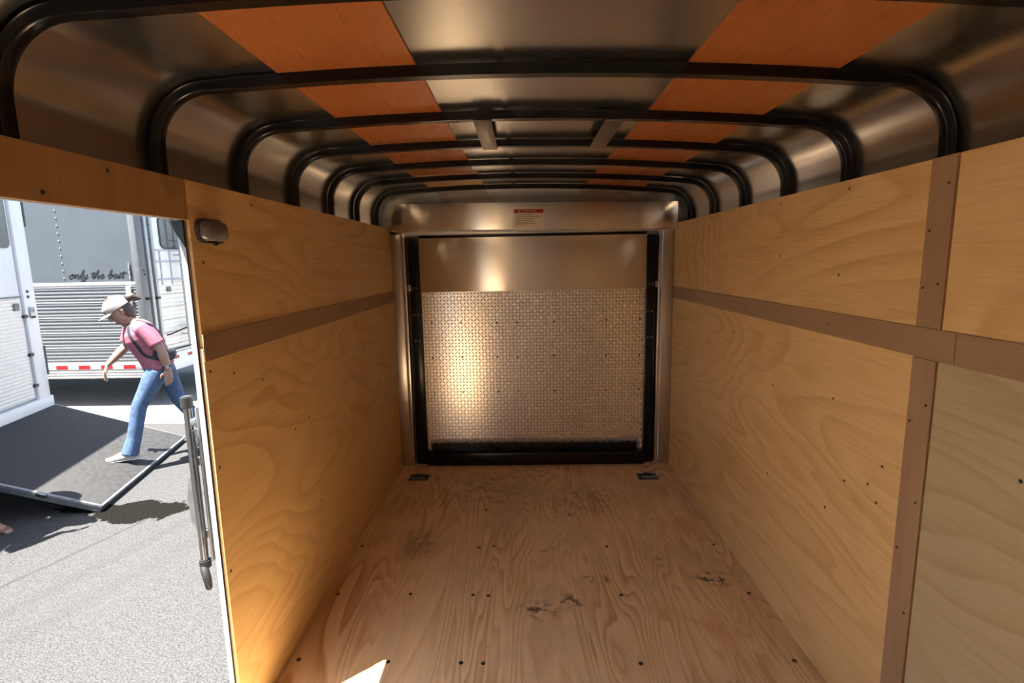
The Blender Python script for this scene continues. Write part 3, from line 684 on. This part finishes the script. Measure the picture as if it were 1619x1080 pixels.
def person(name, label, loc, rotz, J, mats, cap=True, ponytail=False, watch=False):
    P = tag(empty(name, loc, rotz), label, 'person')
    V = Vector
    # --- body: one continuous surface
    bm = bmesh.new()
    hp = J['head_pitch']; HR = Matrix.Rotation(hp, 3, 'Y'); hc = V(J['head'])
    def H(x, y, z): return hc + HR @ V((x, y, z))
    rings = [(-.118, .052, .022, .026), (-.100, .040, .040, .050), (-.065, .024, .056, .072), (-.02, .008, .068, .088), (.03, 0, .075, .098), (.07, -.004, .071, .092), (.10, -.008, .052, .068), (.118, -.010, .025, .034)]
    add_tube(bm, [H(x, 0, z) for z, x, a, b in rings], [(a, b) for z, x, a, b in rings], 16, True, V((0, 1, 0)))
    add_tube(bm, [H(.086, 0, .022), H(.104, 0, -.008), H(.108, 0, -.028), H(.088, 0, -.040)], [.009, .012, .015, .010], 10)       # nose
    add_tube(bm, [H(.080, 0, -.062), H(.088, 0, -.072), H(.076, 0, -.084)], [(.020, .008), (.018, .010), (.015, .009)], 10)           # mouth mound
    for s in (-1, 1):
        add_tube(bm, [H(.078, s * .012, .034), H(.074, s * .048, .034)], .011, 8)                                                     # brow
        add_tube(bm, [H(-.010, s * .072, .022), H(-.016, s * .080, .004), H(-.006, s * .076, -.030)], [(.007, .014), (.008, .017), (.007, .010)], 8, True, V((0, 1, 0)))  # ear
    nk = J['neck']; add_tube(bm, [H(-.012, 0, -.05), (H(-.018, 0, -.085) + V(nk)) / 2, nk, J['spine'][0]], [(.050, .052), (.050, .052), (.056, .055), (.085, .065)], 14)
    add_tube(bm, J['spine'], [(.130, .085), (.150, .105), (.130, .095), (.145, .105), (.11, .09)], 18)
    for s, A in ((1, J['armL']), (-1, J['armR'])):
        sh, el, wr = V(A[0]), V(A[1]), V(A[2])
        add_tube(bm, [V(J['spine'][0]) * .55 + sh * .45, sh, sh.lerp(el, .35), sh.lerp(el, .75), el, el.lerp(wr, .3), el.lerp(wr, .75), wr], [.055, .054, .050, .043, .038, .042, .032, (.027, .022)], 12)
        hand(bm, wr, A[3], A[4], A[5], A[6])
    for L in (J['legL'], J['legR']):
        h, k, a, toe = map(V, L)
        add_tube(bm, [h, h.lerp(k, .5), k, k.lerp(a, .35), a], [.075, .065, .050, .050, .036], 12)
        add_tube(bm, [a + (a - toe).normalized() * .02, (a + toe) / 2, toe], [(.032, .03), (.034, .024), (.03, .016)], 10)
    bake('body', bm, .0055, mats['skin'], P, 3)
    # --- face details
    for s in (-1, 1):
        bm = bmesh.new(); bmesh.ops.create_uvsphere(bm, u_segments=10, v_segments=8, radius=.0095); bmesh.ops.translate(bm, verts=bm.verts, vec=H(.083, s * .030, .016)); from_bm('eye', bm, 'eye_dark', P, True)
    bm = bmesh.new(); add_tube(bm, [H(.092, -.020, -.066), H(.099, 0, -.067), H(.092, .020, -.066)], .0045, 8); from_bm('mouth', bm, 'lip', P, True)
    # --- shirt
    bm = bmesh.new(); sp = [V(p) for p in J['spine']]
    up = (sp[0] - sp[1]).normalized()
    add_tube(bm, [sp[0] + up * .045, sp[0] + up * .01, sp[0].lerp(sp[1], .5), sp[1], sp[2], sp[2].lerp(sp[3], .6), sp[3] + (sp[3] - sp[2]) * .10], J['shirt_r'], 22, False)
    for A in (J['armL'], J['armR']):
        sh, el = V(A[0]), V(A[1]); m = sh.lerp(el, J['sleeve'])
        add_tube(bm, [sp[0] * .5 + sh * .5, sh, sh.lerp(m, .5), m], [.080, .076, .069, .068], 14, False)
    bake('shirt', bm, .007, mats['shirt'], P, 5)
    # --- jeans
    bm = bmesh.new()
    add_tube(bm, [sp[3] - (sp[3] - sp[2]).normalized() * .05, sp[3], sp[4]], [(.150, .108), (.162, .120), (.15, .11)], 20, False)
    for L in (J['legL'], J['legR']):
        h, k, a, toe = map(V, L); fw = (toe - a).normalized() * .012
        add_tube(bm, [h, h.lerp(k, .25), h.lerp(k, .65), k, k.lerp(a, .3), k.lerp(a, .7), a + fw * 1.4 + (a - k).normalized() * .035], [.096, .090, .074, .063, .060, .058, .070], 16, False)
    bake('jeans', bm, .007, mats['jeans'], P, 4)
    bm = bmesh.new(); c = sp[3] - (sp[3] - sp[2]).normalized() * .045; add_tube(bm, [c, c + (sp[3] - sp[2]).normalized() * .035], [(.153, .111), (.157, .114)], 24, False); from_bm('belt', bm, 'strap_dark', P, True, 50)
    # --- shoes
    for L in (J['legL'], J['legR']):
        h, k, a, toe = map(V, L); d = (toe - a); d.normalize(); side = V((0, 1, 0)); nrm = (side.cross(d)); nrm = nrm if nrm.z > 0 else -nrm; nrm.normalize()
        fl = V((toe.x - a.x, 0, 0)).normalized() if J['flat'] else d
        bm = bmesh.new(); heel = toe - d * .235
        if J['flat'] and L is J['legL']: d = J['shoe_dir'].normalized(); nrm = side.cross(d); nrm = nrm if nrm.z > 0 else -nrm; heel = toe - d * .25
        add_tube(bm, [heel + d * .02 + nrm * .030, heel + d * .06 + nrm * .034, heel + d * .13 + nrm * .030, heel + d * .19 + nrm * .020, heel + d * .232 + nrm * .014],
                 [(.034, .036), (.038, .040), (.042, .034), (.045, .026), (.036, .018)], 14, True)
        add_tube(bm, [heel + d * .07 + nrm * .035, heel + d * .065 + nrm * .085], [.040, .040], 12)
        so = bake('shoe', bm, .005, mats['shoe'], P, 3)
        bm = bmesh.new(); add_tube(bm, [heel + d * .0 + nrm * .006, heel + d * .08 + nrm * .006, heel + d * .16 + nrm * .006, heel + d * .215 + nrm * .006, heel + d * .25 + nrm * .008], [(.028, .009), (.038, .009), (.044, .009), (.044, .009), (.024, .008)], 14, True); from_bm('sole', bm, mats['sole'], so, True, 50)
    # --- hair and cap
    bm = bmesh.new()
    add_tube(bm, [H(-.035, 0, -.075), H(-.030, 0, -.03), H(-.022, 0, .03), H(-.014, 0, .085), H(-.012, 0, .115)], [(.055, .045), (.072, .070), (.080, .084), (.072, .084), (.04, .045)], 16)
    if ponytail: add_tube(bm, [H(-.09, 0, .045), H(-.125, .01, .055), H(-.155, .02, .045), H(-.185, .03, .0)], [.030, .038, .034, .014], 10)
    bake('hair', bm, .006, mats['hair'], P, 2)
    if cap:
        bm = bmesh.new(); rr = []
        for z, a, b, x in ((.030, .086, .108, -.004), (.060, .085, .107, -.004), (.090, .076, .095, -.006), (.115, .057, .072, -.008), (.132, .030, .040, -.010), (.138, .004, .005, -.010)):
            rr.append([bm.verts.new(H(x + b * math.cos(t * math.pi / 12), a * math.sin(t * math.pi / 12), z)) for t in range(24)])
        for A, B in zip(rr, rr[1:]):
            for q in range(24): bm.faces.new((A[q], A[(q + 1) % 24], B[(q + 1) % 24], B[q]))
        bm.faces.new(rr[0]); bm.faces.new(rr[-1]); co = from_bm('cap', bm, 'cap_cloth', P, True, 70)
        bm = bmesh.new(); gl = []
        for zoff in (0, .005):
            g = []
            for i in range(9):
                ang = math.radians(-62 + 124 * i / 8); row = []
                for j in range(5):
                    f = j / 4; ext = .075 * f * (math.cos(ang) ** .8)
                    x = -.004 + .104 * math.cos(ang) + ext; y = .083 * math.sin(ang) * (1 - .05 * f)
                    row.append(bm.verts.new(H(x, y, .034 + zoff - .012 * f - 1.6 * y * y)))
                g.append(row)
            gl.append(g)
        for g in gl:
            for i in range(8):
                for j in range(4): bm.faces.new((g[i][j], g[i + 1][j], g[i + 1][j + 1], g[i][j + 1]))
        for i in range(8):
            for j in (0, 4): bm.faces.new((gl[0][i][j], gl[0][i + 1][j], gl[1][i + 1][j], gl[1][i][j]))
        for i in (0, 8):
            for j in range(4): bm.faces.new((gl[0][i][j], gl[0][i][j + 1], gl[1][i][j + 1], gl[1][i][j]))
        from_bm('brim', bm, 'cap_cloth', co, True, 60)
        bm = bmesh.new(); g = []
        for i in range(5):
            ang = math.radians(-28 + 56 * i / 4)
            g.append([bm.verts.new(H(-.004 + b * math.cos(ang), a * math.sin(ang), z)) for z, a, b in ((.045, .089, .1105), (.065, .088, .1095), (.085, .081, .101))])
        for i in range(4):
            for j in range(2): bm.faces.new((g[i][j], g[i + 1][j], g[i + 1][j + 1], g[i][j + 1]))
        o = from_bm('cap_patch', bm, 'cap_panel', co, True); o.modifiers.new('t', 'SOLIDIFY').thickness = .003
    if watch:
        el, wr = V(J['armL'][1]), V(J['armL'][2]); dd = (wr - el).normalized(); c = wr - dd * .030
        bm = bmesh.new(); add_tube(bm, [c - dd * .009, c + dd * .009], .0345, 16, False); wt = from_bm('wristwatch', bm, 'strap_dark', P, True, 50)
        bm = bmesh.new(); add_tube(bm, [c + V((0, .030, 0)), c + V((0, .041, 0))], .016, 14, False); from_bm('watch_face', bm, 'chrome', wt, True, 40)
    return P

V3 = Vector
J1 = dict(head=(-.062, 0, 1.325), head_pitch=math.radians(34), neck=(-.128, 0, 1.232),
    spine=[(-.165, 0, 1.185), (-.192, 0, 1.085), (-.258, 0, .930), (-.296, 0, .800), (-.300, 0, .745)],
    shirt_r=[(.070, .062), (.135, .095), (.178, .128), (.182, .142), (.158, .130), (.160, .124), (.168, .128)], sleeve=.72,
    armL=[(-.215, .170, 1.165), (-.318, .225, .965), (-.348, .215, .790), (.0, .02, -1), (0, -1, .1), (1, .2, 0), .45],
    armR=[(-.135, -.165, 1.140), (-.082, -.235, .985), (.078, -.190, .830), (.35, .1, -.93), (-1, 0, -.35), (.2, 1, 0), .5],
    legL=[(-.278, .090, .770), (-.108, .095, .465), (-.018, .100, .080), (.190, .100, .012)], legR=[(-.330, -.085, .770), (-.425, -.085, .440), (-.640, -.085, .090), (-.475, -.085, -.108)],
    flat=True, shoe_dir=V3((1, 0, .10)))
M1 = dict(skin='skin', shirt='pink_cloth', jeans='denim', shoe='shoe_white', sole='reflector_white', hair='hair')
PR = math.atan2(-.6275, -.7786)
P1 = person('person', 'person in a pink T-shirt, blue jeans and pale cap striding over the black ramp', (-2.8023, 4.4888, -.3782 + .010), PR, J1, M1, True, True, True)
# crossbody bag worn by that person
bag = tag(empty('crossbody_bag', (-2.8023, 4.4888, -.3682), PR), 'dark crossbody bag strapped over the pink T-shirt at the waist', 'bag')
bm = bmesh.new(); add_tube(bm, [(-.275, .150, .925), (-.335, .158, .915), (-.395, .120, .915), (-.415, .060, .92)], [(.030, .050), (.038, .060), (.038, .058), (.03, .045)], 14, True, Vector((0, 1, 0)))
bake('pouch', bm, .006, 'strap_dark', bag, 3)
shirt1 = [c for c in P1.children if c.name.startswith('shirt')][0]
def strap(name, uz, w):
    bm = bmesh.new(); prev = None; pts = [(p.x, p.y) for p in catmull(uz, 6)]; sp = []
    for u, z in pts:
        ok, hit, nrm, _ = shirt1.ray_cast(Vector((u, .6, z)), Vector((0, -1, 0)))
        sp.append((hit + nrm * .003, nrm) if ok else None)
    sp = [q for q in sp if q]
    for i, (p, nrm) in enumerate(sp):
        t = (sp[min(i + 1, len(sp) - 1)][0] - sp[max(i - 1, 0)][0]).normalized(); sd = nrm.cross(t).normalized() * w
        cur = [bm.verts.new(q) for q in (p + sd, p - sd, p - sd + nrm * .004, p + sd + nrm * .004)]
        if prev:
            for k in range(4): bm.faces.new((prev[k], prev[(k + 1) % 4], cur[(k + 1) % 4], cur[k]))
        else: bm.faces.new(cur)
        prev = cur
    bm.faces.new(prev[::-1]); from_bm(name, bm, 'strap_dark', bag, True, 50)
strap('strap', [(-.105, 1.206), (-.108, 1.114), (-.150, 1.02), (-.197, .93), (-.27, .895)], .013)
strap('strap', [(-.166, 1.240), (-.206, 1.235), (-.273, 1.195), (-.330, 1.11), (-.36, 1.02)], .006)

# second person standing just past the left edge of the picture: boot tip and shadow show
J2 = dict(head=(.02, 0, 1.60), head_pitch=math.radians(15), neck=(-.015, 0, 1.475),
    spine=[(-.02, 0, 1.42), (-.02, 0, 1.30), (-.02, 0, 1.10), (-.02, 0, .95), (-.02, 0, .88)],
    shirt_r=[(.080, .065), (.150, .095), (.190, .125), (.195, .135), (.170, .120), (.170, .122), (.175, .125)], sleeve=.75,
    armL=[(-.02, .190, 1.41), (.06, .27, 1.18), (.16, .10, 1.30), (1, -.2, .2), (0, -1, 0), (0, 0, 1), .8],
    armR=[(-.02, -.190, 1.41), (.06, -.30, 1.18), (.16, -.10, 1.30), (1, .2, .2), (0, 1, 0), (0, 0, 1), .8],
    legL=[(-.02, .095, .90), (.0, .14, .50), (-.04, .19, .09), (.125, .20, .0)], legR=[(-.02, -.095, .90), (.0, -.10, .50), (-.02, -.11, .09), (.145, -.115, .0)],
    flat=True, shoe_dir=V3((1, 0, .0)))
J2['armL'] = tuple(J2['armL'])
M2 = dict(skin='skin', shirt='work_shirt', jeans='denim', shoe='boot_brown', sole='dark_grey', hair='hair')
person('person', 'person outside the left edge, only a brown boot tip and the shadow in view', (-2.955, 3.16, GZ + .001), math.radians(3), J2, M2, True)
